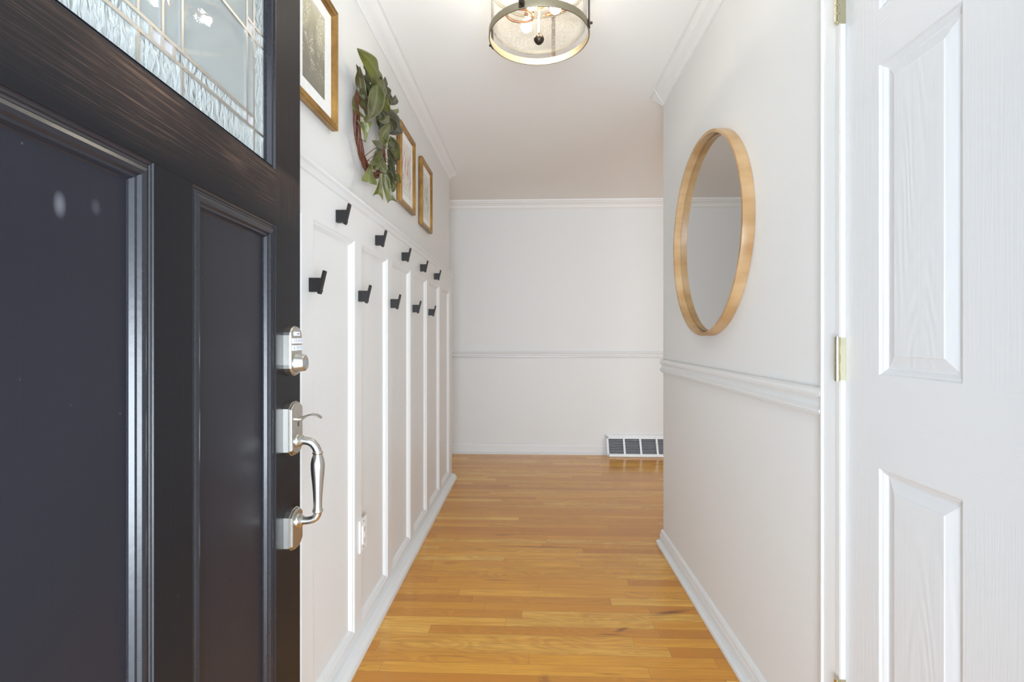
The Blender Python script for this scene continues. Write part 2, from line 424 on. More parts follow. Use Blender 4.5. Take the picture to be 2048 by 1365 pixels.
wf.box((2.0, .10, 0), (4.4, .22, .7)).box((2.0, .10, 2.2), (4.4, .22, CE)).box((4.4, .10, 0), (5.1, .22, CE))
st(wf, 'wall_front', M_wall, 'front wall around the entrance doorway', 'wall')
st(MB().box((5.0, .22, 0), (5.1, FW, CE)), 'wall_living_room', M_wall, 'far wall of the side room on the right', 'wall')
st(MB().box((1.40, .22, 0), (1.50, 2.80, CE)).box((XR+.115, 2.70, 0), (1.40, 2.80, CE)), 'wall_closet', M_wall, 'wall that closes the closet off from the side room', 'wall')
st(MB().box((-3.6, .22, 0), (-3.5, FW, CE)), 'wall_side_passage', M_wall, 'end wall of the passage on the left', 'wall')
st(MB().box((-6, -6, -.12), (6, .10, -.03)), 'floor_porch', M_concrete, 'concrete porch outside the entrance doorway', 'floor')
fr = MB().box((-.47, .10, 0), (-.455, .22, 2.06)).box((.435, .10, 0), (.45, .22, 2.06)).box((-.47, .10, 2.045), (.45, .22, 2.06))
st(fr, 'trim_1', M_trim, 'white jamb lining the entrance doorway', 'door frame')
st(MB().prism([(.10, 0), (.10, .02), (.13, .03), (.20, .03), (.22, .012), (.22, 0)], lambda p, q, t: (t, p, q), -.455, .435), 'trim_2', M_nickel, 'metal threshold of the entrance doorway', 'threshold')

# crown mouldings
crown = [(0, 0), (0, -.046), (.008, -.046), (.010, -.040), (.022, -.032), (.045, -.022), (.058, -.012), (.062, -.006), (.075, -.006), (.075, 0)]
crownf = [(0, 0), (0, -.085), (.006, -.085), (.009, -.078), (.016, -.074), (.022, -.066), (.028, -.050), (.042, -.034), (.055, -.026), (.058, -.018), (.068, -.014), (.070, 0)]
st(MB().prism(crown, lambda p, q, t: (XL+p, t, CE+q), .22, 4.05), 'trim_3', M_crown, 'white crown moulding along the left wall', 'moulding')
st(MB().prism(crown, lambda p, q, t: (XR-p, t, CE+q), .22, 2.80), 'trim_4', M_crown, 'white crown moulding along the right wall', 'moulding')
st(MB().prism(crownf, lambda p, q, t: (t, FW-p, CE+q), -3.5, 5.0), 'trim_5', M_crown, 'white crown moulding across the end wall', 'moulding')
cl = MB().tube([(XR-.076, 2.69, CE-.004), (XR-.058, 2.715, CE-.014), (XR-.030, 2.745, CE-.032), (XR-.002, 2.775, CE-.047)], .0022, 6)
st(cl, 'trim_6', M_caulk, 'rough white caulk seam at the end of the right crown moulding', 'caulk seam')
cl = MB().tube([(XL+.074, 3.945, CE-.006), (XL+.05, 3.975, CE-.02), (XL+.025, 4.00, CE-.034), (XL+.002, 4.03, CE-.048)], .0024, 6)
st(cl, 'trim_7', M_caulk, 'rough white caulk seam at the end of the left crown moulding', 'caulk seam')

# chair rails
rail = [(0, 1.011), (.010, 1.011), (.016, 1.006), (.018, .998), (.016, .990), (.008, .984), (.006, .976), (.009, .966), (.016, .960), (.019, .957), (.019, .952), (.013, .949), (.013, .945), (.008, .942), (.006, .938), (0, .938)]
st(MB().prism(rail, lambda p, q, t: (XR-p, t, q), 1.268, 2.808), 'trim_8', M_trim, 'white chair rail on the right wall below the round mirror', 'chair rail')
railf = [(p, .927 + (q-.938) * .9) for p, q in rail]
st(MB().prism(railf, lambda p, q, t: (t, FW-p, q), -3.5, 5.0), 'trim_9', M_trim, 'white chair rail across the end wall', 'chair rail')

# baseboards
base = [(0, 0), (.036, 0), (.038, .008), (.036, .017), (.028, .022), (.017, .024), (.0165, .050), (.013, .058), (.012, .066), (.008, .074), (.002, .079), (0, .080)]
st(MB().prism(base, lambda p, q, t: (XR-p, t, q), 1.268, 2.812), 'baseboard_right', M_trim, 'white baseboard with shoe moulding along the right wall', 'baseboard')
st(MB().prism(base, lambda p, q, t: (XR-p, t, q), .22, .37), 'baseboard_right_front', M_trim, 'short white baseboard beside the closet door', 'baseboard')
basef = [(0, 0), (.034, 0), (.035, .012), (.028, .018), (.015, .020), (.015, .080), (.012, .090), (.006, .099), (0, .100)]
st(MB().prism(basef, lambda p, q, t: (t, FW-p, q), -3.5, .722), 'baseboard_back', M_trim, 'white baseboard across the end wall left of the register', 'baseboard')
shoe = [(0, 0), (.043, 0), (.044, .008), (.040, .020), (.028, .034), (.012, .041), (0, .042)]
st(MB().prism(shoe, lambda p, q, t: (XS+p, t, q), .22, 4.035), 'baseboard_left', M_trim, 'white shoe moulding along the foot of the left panelling', 'baseboard')

# board and batten panelling
wa = empty('trim_10', (XS, .22, 0), kind='structure', label='white board and batten panelling covering the lower left wall', category='wall panelling')
wp = lambda x, y, z: (x - XS, y - .22, z)
cs = [1.845 + .4235 * (k-1) for k in range(-3, 6)]      # stile centres
edges = [(c-.036, c+.036) for c in cs] + [(3.93, 4.052)]
edges = [e for e in edges if e[0] > .25]
st(MB().box(wp(XL, .22, 1.484), wp(XS, 4.052, 1.613)), 'top_rail', M_panel, 'flat white top rail', 'rail', wa)
st(MB().box(wp(XL, .22, 0), wp(XS, 4.052, .066)), 'bottom_rail', M_panel, 'flat white bottom rail', 'rail', wa)
cap = [(-.02, 1.637), (.017, 1.637), (.020, 1.634), (.020, 1.626), (.017, 1.623), (.013, 1.620), (.008, 1.612), (.005, 1.606), (0, 1.602), (-.02, 1.602)]
st(MB().prism(cap, lambda p, q, t: (p, t-.22, q), .22, 4.062), 'cap_rail', M_trim, 'moulded cap rail', 'rail', wa)
prev = .22
for a, b in edges:
    st(MB().box(wp(XL, a, .066), wp(XS, b, 1.484)), 'stile', M_panel, '', '', wa)
    mb = MB().rings((prev, .066, a, 1.484), [(0, 0), (.003, -.001), (.007, -.0045), (.012, -.0065), (.018, -.013), (.022, -.0175)],
                    lambda y, z, h: wp(XS+h, y, z), cap=False)
    st(mb, 'panel_moulding', M_trim, '', '', wa)
    m2 = MB().add([wp(XS-.0175, prev+.022, .088), wp(XS-.0175, a-.022, .088), wp(XS-.0175, a-.022, 1.462), wp(XS-.0175, prev+.022, 1.462)], [(0, 1, 2, 3)])
    m2.box(wp(XL, prev+.0005, .0665), wp(XS-.0178, a-.0005, 1.4835))
    st(m2, 'panel', M_panel, '', '', wa)
    prev = b
for o in wa.children:
    for k in ('kind', 'category'):
        if k in o: del o[k]
    if 'label' in o: del o['label']

# ------------------------------------------------------------ black entrance door (open, seen from its outer face)
fd = empty('door_1', (-.4566, .2259, 0), math.atan2(.99713, -.07575), kind='structure', category='door',
           label='black panelled entrance door with leaded glass, swung open into the hall')
# local frame: x runs from the hinge to the free edge, -y faces the hall
DW = .914; TH = .045
def fbox(x0, z0, x1, z1): return MB().box((x0, 0, z0), (x1, TH, z1))
LS, MS0, MS1, RS = .1282, .4147, .4993, .7858
fbox(0, .012, LS, 2.032).obj('stile', M_bd_v, fd)
fbox(RS, .012, DW, 2.032).obj('stile', M_bd_v, fd)
fbox(MS0, .24, MS1, 1.364).obj('stile', M_bd_v, fd)
fbox(LS, .012, RS, .24).obj('rail', M_bd_h, fd)
fbox(LS, 1.3645, RS, 1.474).obj('rail', M_bd_h, fd)
fbox(LS, 1.935, RS, 2.032).obj('rail', M_bd_h, fd)
sink = [(0, 0), (.0015, -.0018), (.004, -.0018), (.0055, -.0035), (.009, -.003), (.011, -.001), (.016, .0005), (.021, -.001), (.024, -.005), (.027, -.006), (.030, -.011), (.032, -.0125)]
for x0, x1 in ((LS, MS0), (MS1, RS)):
    MB().rings((x0, .24, x1, 1.364), sink, lambda a, b, h: (a, -h, b), cap=False).obj('panel_moulding', M_bd_m, fd)
    MB().box((x0+.0005, .0125, .2405), (x1-.0005, .030, 1.3635)).obj('panel', M_bd_p, fd)
gsink = [(0, 0), (.0015, .0005), (.004, .0005), (.006, -.003), (.010, -.004), (.013, -.001), (.016, -.002), (.019, -.010), (.022, -.0125), (.022, -.030)]
MB().rings((LS, 1.474, RS, 1.935), gsink, lambda a, b, h: (a, -h, b if b > 1.6 else 1.474+(b-1.474)*.4), cap=False).obj('glass_moulding', M_bd_m, fd)
# leaded glass
V = [.1502, .1914, .2187, .4071, .4324, .4562, .4815, .5003, .6953, .7226, .7638]
Hs = [1.484, 1.533, 1.5545, 1.705, 1.7295, 1.865, 1.8865, 1.913]
def cell(mb, x0, x1, z0, z1, y=.017): mb.box((x0, y, z0), (x1, y+.004, z1))
tex, clear, frost = MB(), MB(), MB()
xs = [.1502, .1914, .4071, .5003, .7226, .7638]
for i in range(5): cell(tex, xs[i], xs[i+1], Hs[0], Hs[1])
for i in range(5): cell(tex, xs[i], xs[i+1], Hs[6], Hs[7])
for x0, x1 in ((.1502, .1914), (.7226, .7638)): cell(tex, x0, x1, Hs[1], Hs[6])
cell(tex, .2187, .6953, Hs[5], Hs[6])
for x0, x1 in ((.2187, .4324), (.4815, .6953)): cell(tex, x0, x1, Hs[1], Hs[2])
cell(frost, .4324, .4562, Hs[1], Hs[2]); cell(frost, .4562, .4815, Hs[1], Hs[2])
for x0, x1 in ((.1914, .2187), (.6953, .7226)):
    cell(frost, x0, x1, Hs[1], Hs[2]); cell(frost, x0, x1, Hs[3], Hs[4])
    cell(clear, x0, x1, Hs[2], Hs[3]); cell(clear, x0, x1, Hs[4], Hs[6])
for x0, x1 in ((.2187, .4071), (.4071, .4562), (.4562, .5003), (.5003, .6953)): cell(clear, x0, x1, Hs[2], Hs[5])
tex.obj('glass_pane', M_tex, fd, label='rippled glass border')
clear.obj('glass_pane', M_clear, fd, label='clear centre glass')
frost.obj('glass_pane', M_frost, fd, label='frosted square accents')
cm = MB(); w = .0024
def vb(x, z0, z1): cm.box((x-w, .0145, z0), (x+w, .0235, z1))
def hb(z, x0, x1): cm.box((x0, .0140, z-w), (x1, .0240, z+w))
for x in (.1914, .7226): vb(x, Hs[0], Hs[7])
for x in (.4071, .5003): vb(x, Hs[0], Hs[1]); vb(x, Hs[2], Hs[5]); vb(x, Hs[6], Hs[7])
for x in (.2187, .6953, .4562): vb(x, Hs[1], Hs[6] if x != .4562 else Hs[5])
for x in (.4324, .4815): vb(x, Hs[1], Hs[2])
for z in (Hs[1],): hb(z, .1502, .7638)
for z in (Hs[2], Hs[5]): hb(z, .1914, .7226)
hb(Hs[6], .1502, .7638)
for z in Hs[3:5]: hb(z, .1502, .2187); hb(z, .6953, .7638)
hb(Hs[3], .5003, .6953); hb(Hs[3], .2187, .4071)
for z in (Hs[0]-.001, Hs[7]+.001): hb(z, .1502, .7638)
for x in (.1502, .7638): vb(x, Hs[0], Hs[7])
cm.obj('leading', M_came, fd, label='silvery leading between the glass pieces')
# hinges on the entrance door
for z in (.25, 1.03, 1.80):
    MB().tube([(-.006, .006, z-.05), (-.006, .006, z+.05)], .006, 10).obj('hinge', M_nickel, fd)

# keypad deadbolt
def arch(x0, x1, z0, z1, top, bot, n=8):
    # plate outline: straight sides, arched top and bottom (x,z)
    c = (x0+x1)/2; r = (x1-x0)/2; out = []
    for i in range(n+1):
        a = pi * i / n; out.append((c + r*cos(a), z1 - top + top*sin(a)))
    for i in range(n+1):
        a = pi + pi * i / n; out.append((c + r*cos(a), z0 + bot + bot*sin(a)))
    return out
def octo(x0, x1, z0, z1, c, dz):
    return [(x0, z0+dz), (x0+c, z0+dz*.2), (x0+c*1.6, z0), (x1-c*1.6, z0), (x1-c, z0+dz*.2), (x1, z0+dz), (x1, z1-dz), (x1-c, z1-dz*.2), (x1-c*1.6, z1), (x0+c*1.6, z1), (x0+c, z1-dz*.2), (x0, z1-dz)]
def plate(outl, steps):
    # stack of outlines shrinking towards the hall: steps [(inset, protrusion)]
    mb = MB(); cx = sum(p[0] for p in outl)/len(outl); cz = sum(p[1] for p in outl)/len(outl)
    ex = max(p[0] for p in outl)-cx; ez = max(p[1] for p in outl)-cz; vs = []; n = len(outl)
    for ins, pr in steps:
        vs += [(cx+(x-cx)*(1-ins/ex), -pr, cz+(z-cz)*(1-ins/ez)) for x, z in outl]
    fs = [(k*n+i, k*n+(i+1) % n, (k+1)*n+(i+1) % n, (k+1)*n+i) for k in range(len(steps)-1) for i in range(n)]
    mb.add(vs, fs); mb.add(vs[-n:], [tuple(range(n))]); return mb
kp = empty('keypad_lock', (0, 0, 0), label='satin nickel keypad deadbolt'); kp.parent = fd
plate(arch(.8215, .8835, 1.054, 1.161, .020, .024, 10), [(0, 0), (0, .0125), (.0015, .0155), (.003, .0165)]).obj('lock_body', M_nickel, kp)
MB().rbox((.838, -.0180, 1.1400), (.866, -.016, 1.1485), .0006).obj('button', M_key, kp)
MB().box((.849, -.0184, 1.1432), (.861, -.018, 1.1450)).obj('button_mark', M_ink, kp)
for (z0, z1) in ((1.1235, 1.1345), (1.1085, 1.1195)):
    MB().rbox((.8265, -.0185, z0), (.8785, -.016, z1), .0006).obj('button', M_key, kp)
def text_mesh(s, size, x, z, y, name, mat, parent):
    cu = bpy.data.curves.new(name, 'FONT'); cu.body = s; cu.size = size; cu.align_x = 'CENTER'; cu.align_y = 'CENTER'
    to = bpy.data.objects.new(name, cu); C.objects.link(to)
    bpy.context.view_layer.update()
    me = bpy.data.meshes.new_from_object(to); bpy.data.objects.remove(to)
    o = bpy.data.objects.new(name, me); C.objects.link(o); me.materials.clear(); me.materials.append(mat)
    o.parent = parent; o.location = (x, y, z); o.rotation_euler = (pi/2, 0, 0); return o
for row, z in (('12345', 1.129), ('67890', 1.114)):
    for i, ch in enumerate(row):
        text_mesh(ch, .0095, .8325 + i*.0100, z, -.0187, 'button_numeral', M_ink, kp)
ych = lambda u, v, h: (.8525+u, -h, 1.0815+v)
MB().lathe([(.0001, .036), (.009, .036), (.0095, .0365), (.010, .036), (.0150, .036), (.0170, .0345), (.0180, .031), (.0200, .020), (.0212, .0165), (.0212, .014)], ych, 40).obj('key_cylinder', M_nickel, kp)
MB().box((.8517, -.0375, 1.077), (.8533, -.0362, 1.086)).obj('keyhole', M_ink, kp)

# grip handle set
hs = empty('door_handle', (0, 0, 0), label='satin nickel grip handle with thumb latch'); hs.parent = fd
st3 = [(0, 0), (0, .0105), (.0020, .0120), (.0020, .0150), (.0035, .0170), (.006, .0180)]
plate(octo(.8205, .8865, .883, .998, .014, .012), st3).obj('upper_plate', M_nickel, hs)
plate(octo(.8230, .8865, .680, .768, .014, .012), st3).obj('lower_plate', M_nickel, hs)
TX = .8545
g = MB()
def arc(pts_z, p0): return [(TX, -p, z) for p, z in pts_z]
up = [(.016, .9135), (.026, .9135), (.034, .913), (.042, .911), (.050, .9065), (.056, .899), (.0595, .891), (.060, .886)]
g.tube([(TX, -p, z) for p, z in up], [.0105, .0088, .0086, .0086, .0087, .0088, .0088, .0090], 20)
lo = [(.060, .758), (.0595, .753), (.056, .7465), (.050, .7425), (.042, .7405), (.034, .7400), (.026, .7400), (.016, .7400)]
g.tube([(TX, -p, z) for p, z in lo], [.0085, .0082, .0080, .0080, .0080, .0082, .0086, .0100], 20)
g.lathe([(.0001, .8895), (.0092, .8895), (.0108, .8880), (.0108, .8855), (.0096, .8835), (.0104, .880), (.0130, .873), (.0144, .864), (.0143, .853), (.0132, .838), (.0114, .820), (.0099, .802), (.0091, .785), (.0089, .772), (.0093, .766), (.0108, .7625), (.0110, .7595), (.0092, .7570), (.0001, .7570)], lambda u, v, h: (TX+u, -.060+v, h), 32)
for z, s in ((.9135, 1), (.7400, 1)):
    g.lathe([(.0155, .017), (.0155, .0195), (.0140, .0215), (.0145, .0235), (.0115, .0265), (.0092, .030)], lambda u, v, h, z=z: (TX+u, -h, z+v), 28)
g.obj('grip', M_nickel, hs)
tp = [(.016, .9590), (.026, .9605), (.036, .9660), (.046, .9700), (.056, .9690), (.064, .9650), (.068, .9615)]
tw = [.0050, .0060, .0095, .0120, .0125, .0105, .006]
tt = [.0060, .0050, .0028, .0022, .0020, .0018, .0014]
vs = []; n = 16
for (p, z), a, b in zip(tp, tw, tt):
    vs += [(TX + a*cos(2*pi*k/n), -p, z + b*sin(2*pi*k/n)) for k in range(n)]
th = MB().add(vs, [(i*n+k, i*n+(k+1) % n, (i+1)*n+(k+1) % n, (i+1)*n+k) for i in range(len(tp)-1) for k in range(n)], True)
th.add(vs[:n], [tuple(range(n))]).add(vs[-n:], [tuple(range(n))])
th.obj('thumb_latch', M_nickel, hs)
MB().box((TX-.0045, -.0188, .944), (TX+.0045, -.0178, .962)).obj('latch_slot', M_dark, hs)

# ------------------------------------------------------------ white closet door on the right
HY = 1.193; XD = .723
wd = empty('door_2', (XD, HY, 0), kind='structure', category='door', label='white six panel closet door with brass hinges, closed in the right wall')
wb = lambda a0, z0, a1, z1: MB().box((0, -a1, z0), (.035, -a0, z1))
cols = [(.109, .315), (.447, .653)]; rows = [(.24, .865), (1.058, 1.704), (1.817, 1.93)]
wb(0, .012, .109, 2.03).obj('stile', M_wd_v, wd); wb(.653, .012, .762, 2.03).obj('stile', M_wd_v, wd)
for z0, z1 in rows: wb(.315, z0, .447, z1).obj('stile', M_wd_v, wd)
for z0, z1 in ((.012, .24), (.865, 1.058), (1.704, 1.817), (1.93, 2.03)): wb(.109, z0, .653, z1).obj('rail', M_wd_h, wd)
raised = [(0, 0), (.0015, -.0006), (.004, -.004), (.008, -.0055), (.012, -.0085), (.0145, -.0105), (.018, -.0105), (.040, -.0035), (.0415, -.0022), (.043, -.002)]
for a0, a1 in cols:
    for z0, z1 in rows:
        MB().rings((a0, z0, a1, z1), raised, lambda a, b, h: (-h, -a, b)).obj('panel', M_wd_c, wd)
def hinge(z0, z1):
    h = MB(); n = 5; L = (z1-z0)/n
    for i in range(n):
        h.tube([(-.0205, .0, z0+i*L+.0006), (-.0205, .0, z0+(i+1)*L-.0006)], .0060, 14)
    h.tube([(-.0205, .0, z0-.002), (-.0205, .0, z1+.002)], .0045, 12)
    o = h.obj('hinge', M_brass, wd, label='polished brass hinge knuckle')
    lf = MB()
    for i in range(n):
        if i % 2: lf.box((-.0165, .0006, z0+i*L), (-.0005, .0019, z0+(i+1)*L))
        else: lf.box((-.0125, .0006, z0+i*L), (-.0005, .0019, z0+(i+1)*L))
    lf.obj('hinge_leaf', M_brass, o)
hinge(1.037, 1.136); hinge(1.858, 1.957); hinge(.25, .349)
kn = MB().lathe([(.026, 0), (.026, .004), (.012, .007), (.010, .03), (.020, .036), (.026, .046), (.024, .058), (.012, .064), (.0001, .065)], lambda u, v, h: (-h, -.70+u, .95+v), 32)
kn.obj('door_knob', M_brass, wd)
jb = MB().box((XR-.0105, 1.1950, 0), (XR+.10, 1.2145, 2.06)).box((XR+.037, 1.183, 0), (XR+.05, 1.1950, 2.034)).box((XR-.0105, .4255, 0), (XR+.10, .428, 2.06)).box((XR-.0105, .428, 2.034), (XR+.10, 1.198, 2.06))
st(jb, 'trim_11', M_trim, 'white jamb around the closet door', 'door frame')
csg = [(.0, .0), (.0, .014), (.003, .0175), (.008, .0175), (.011, .0135), (.018, .0125), (.034, .0110), (.050, .0095), (.054, .0088), (.057, .0112), (.070, .0112), (.070, 0)]
cs_ = MB().prism(csg, lambda p, q, t: (XR-q, 1.268-p, t), 0, lambda p, q: 2.11-p+.016)
cs_.prism(csg, lambda p, q, t: (XR-q, .372+p, t), 0, lambda p, q: 2.11-p+.016)
cs_.prism(csg, lambda p, q, t: (XR-q, t, 2.126-p), lambda p, q: .372+p, lambda p, q: 1.268-p)
st(cs_, 'trim_12', M_trim, 'white moulded casing around the closet door', 'door casing')

# ------------------------------------------------------------ round mirror
mr = empty('round_mirror', (XR, 2.062, 1.54), label='large round mirror in a bent birch plywood hoop on the right wall', category='mirror')
mf = lambda u, v, h: (-h, u, v)
MB().lathe([(.400, .001), (.400, .038), (.3985, .040), (.3885, .040), (.387, .0385), (.387, .001)], mf, 128, closed=True).obj('frame', M_bent, mr)
MB().lathe([(.0001, .0095), (.3840, .0095)], mf, 96, smooth=False).obj('mirror_glass', M_mirror, mr, merge=True)
MB().lathe([(.0001, .0012), (.3866, .0012), (.3866, .0075), (.0001, .0075)], mf, 96, smooth=False).obj('backing', M_gapdark, mr)

# ------------------------------------------------------------ ceiling light
LX, LY, ZB = .027, 1.725, 2.150
cl = empty('ceiling_light', (LX, LY, CE), label='semi-flush drum ceiling light with seeded glass, pale metal hoops and dark straps', category='ceiling light')
lf = lambda u, v, h: (u, v, h-CE)
def hoop(z0, z1, r0, r1): return MB().lathe([(r0, z0), (r1, z0), (r1+.0005, z0+.001), (r1, z1), (r0, z1)], lf, 96, closed=True)
hoop(ZB, ZB+.023, .1665, .1700).obj('hoop', M_champ, cl)
hoop(2.345, 2.368, .1665, .1700).obj('hoop', M_champ, cl)
MB().lathe([(.0001, 2.1640), (.06, 2.1645), (.110, 2.168), (.143, 2.173), (.157, 2.182), (.1615, 2.200), (.162, 2.36), (.1605, 2.36), (.160, 2.201), (.155, 2.185), (.142, 2.176), (.110, 2.171), (.06, 2.1675), (.0001, 2.1670)], lf, 96).obj('glass_shade', M_seed, cl)
MB().lathe([(.0001, 2.4395), (.065, 2.4395), (.065, 2.430), (.058, 2.420), (.02, 2.410), (.0001, 2.410)], lf, 72).obj('canopy', M_champ, cl)
for k in range(4):
    a = radians(-19 - 90 + 90*k)
    ca, sa = cos(a), sin(a)
    def sb(r0, r1, w, z0, z1):
        m = MB(); pts = []
        for z in (z0, z1):
            for r, q in ((r0, -w), (r1, -w), (r1, w), (r0, w)): pts.append((r*ca - q*sa, r*sa + q*ca, z-CE))
        return m.add(pts, [(0, 3, 2, 1), (4, 5, 6, 7), (0, 1, 5, 4), (1, 2, 6, 5), (2, 3, 7, 6), (3, 0, 4, 7)])
    s_ = sb(.1706, .1738, .0068, 2.172, 2.372)
    s_.add(*(lambda q: (q.v, q.f))(sb(.1706, .1745, .0088, 2.152, 2.175)))
    s_.add(*(lambda q: (q.v, q.f))(sb(.040, .1738, .0068, 2.372, 2.3755)))
    s_.add(*(lambda q: (q.v, q.f))(sb(.040, .0435, .0068, 2.3755, 2.428)))
    so = s_.obj('strap', M_bronze, cl)
    kb = MB().lathe([(.0001, .184), (.003, .1835), (.0045, .181), (.0045, .178), (.0025, .177), (.0025, .1735)],
                    lambda u, v, h: (h*ca - u*sa, h*sa + u*ca, 2.163+v-CE), 14)
    kb.obj('screw', M_bronze, so)
MB().lathe([(.0001, 2.128), (.003, 2.1285), (.010, 2.133), (.0165, 2.141), (.0180, 2.148), (.0150, 2.155), (.008, 2.158), (.006, 2.1635), (.0001, 2.1635)], lf, 32).obj('finial', M_bronze, cl)
rod = MB().tube([(0, 0, 2.1675-CE), (0, 0, 2.41-CE)], .0042, 12)
rod.lathe([(.0001, 2.262), (.022, 2.262), (.026, 2.268), (.026, 2.290), (.020, 2.296), (.0001, 2.296)], lf, 24)
rod.obj('stem', M_champ, cl)
M_copper = plain('warm_copper', (.30, .13, .055), .3, 1.)
for k, ang in enumerate((128, -40, 250)):
    a = radians(ang); ca, sa = cos(a), sin(a)
    P = lambda r, z: (r*ca, r*sa, z-CE)
    so = MB().tube([P(.02, 2.280), P(.035, 2.285), P(.046, 2.280), P(.052, 2.268)], .0045, 10)
    so.tube([P(.050, 2.275), P(.060, 2.250)], [.0155, .0155], 18)
    o = so.obj('lamp_socket', M_copper, cl)
    d = Vector((ca*.37, sa*.37, -.93)).normalized(); p0 = Vector(P(.060, 2.250))
    prof = [(.0, .010), (.008, .012), (.018, .017), (.028, .020), (.036, .018), (.043, .011), (.046, .003)]
    MB().tube([p0 + d*h for h, r in prof], [r for h, r in prof], 20).obj('bulb', M_bulb, cl)
for ang in (172, -8):
    # scrolled loop of bronze wire on either side of the stem
    a = radians(ang); ca, sa = cos(a), sin(a); q = Vector((-sa, ca, 0))
    c0 = Vector((.066*ca, .066*sa, 2.235-CE))
    loop = [c0 + Vector((ca, sa, 0))*.046*cos(t) + q*.016*sin(t) + Vector((0, 0, .013*sin(t)+.008*cos(t))) for t in [2*pi*i/28 for i in range(29)]]
    MB().tube(loop, .0046, 8).obj('wire_loop', M_copper, cl)
LS_ = 1.055
def zmap(z): return 1.14+(z-1.14)*LS_ if z < 2.30 else 2.3638 + (z-2.30)*(2.4395-2.3638)/.1395
def rescale(o):
    for v in o.data.vertices: v.co = (v.co.x*LS_, v.co.y*LS_, zmap(v.co.z+CE)-CE)
    for c in o.children: rescale(c)
for o in cl.children: rescale(o)
cl.location = (LX*LS_, LY*LS_, CE)

# ------------------------------------------------------------ pictures
def picture(y0, y1, z0, z1, kind, label, beads=False):
    p = empty('framed_picture', (XL, (y0+y1)/2, z0), label=label, category='picture', group='framed botanical pictures on the left wall')
    oy = (y0+y1)/2
    fn = lambda a, b, h: (h, a-oy, b-z0)
    wdt = .026
    fr = MB().rings((y0, z0, y1, z1), [(.006, .004), (.001, .004), (0, .006), (0, .021), (.002, .025), (.005, .026), (.008, .0235), (.012, .0245), (.017, .0255), (.020, .0225), (.023, .0185), (.0255, .0165), (.0265, .012)], fn, cap=False)
    fr.obj('frame', M_gilt, p)
    if beads:
        bd = MB(); s = .0052; pts = []
        ya, yb, za, zb = y0+.0012, y1-.0012, z0+.0012, z1-.0012
        ny = int((yb-ya)/s); nz = int((zb-za)/s)
        for i in range(ny+1):
            pts += [(ya+(yb-ya)*i/ny, za), (ya+(yb-ya)*i/ny, zb)]
        for i in range(1, nz): pts += [(ya, za+(zb-za)*i/nz), (yb, za+(zb-za)*i/nz)]
        r = .0022
        for (y, z) in pts:
            for (yy, zz, hh, rr) in ((y, z, .0243, r),):
                c = Vector(fn(yy, zz, hh))
                bd.add([c+Vector(v)*rr for v in ((1.2,0,0),(-1,0,0),(0,1,0),(0,-1,0),(0,0,1),(0,0,-1),(.7,.75,.75),(.7,-.75,.75),(.7,-.75,-.75),(.7,.75,-.75))],
                       [(0,6,7),(0,7,8),(0,8,9),(0,9,6),(6,2,4),(6,4,7),(7,4,3),(7,3,8),(8,3,5),(8,5,9),(9,5,2),(9,2,6)], True)
        bd.obj('beading', M_gilt, p, merge=False)
    MB().box(fn(y0+.006, z0+.006, .0005), fn(y1-.006, z1-.006, .0055)).obj('backing', M_gapdark, p)  # dark colour stands in for the shadow in the gap behind the frame
    MB().box(fn(y0+.0262, z0+.0262, .006), fn(y1-.0262, z1-.0262, .0125)).obj('mat', M_core, p)
    iy, iz = (.078, .066) if kind == 'meadow' else (.062, .062)
    MB().box(fn(y0+iy, z0+iz, .0118), fn(y1-iy, z1-iz, .0129)).obj('print', m_print(kind), p)
    return p
picture(1.333, 1.643, 1.811, 2.198, 'meadow', 'gold beaded frame with a grey photograph of white blossoms, beside the black door', True)
picture(2.457, 2.767, 1.800, 2.198, 'pink', 'gold framed print of pink flowers, partly behind the wreath')
picture(2.940, 3.245, 1.795, 2.192, 'grey', 'gold framed print of grey green plants, farthest along the left wall')

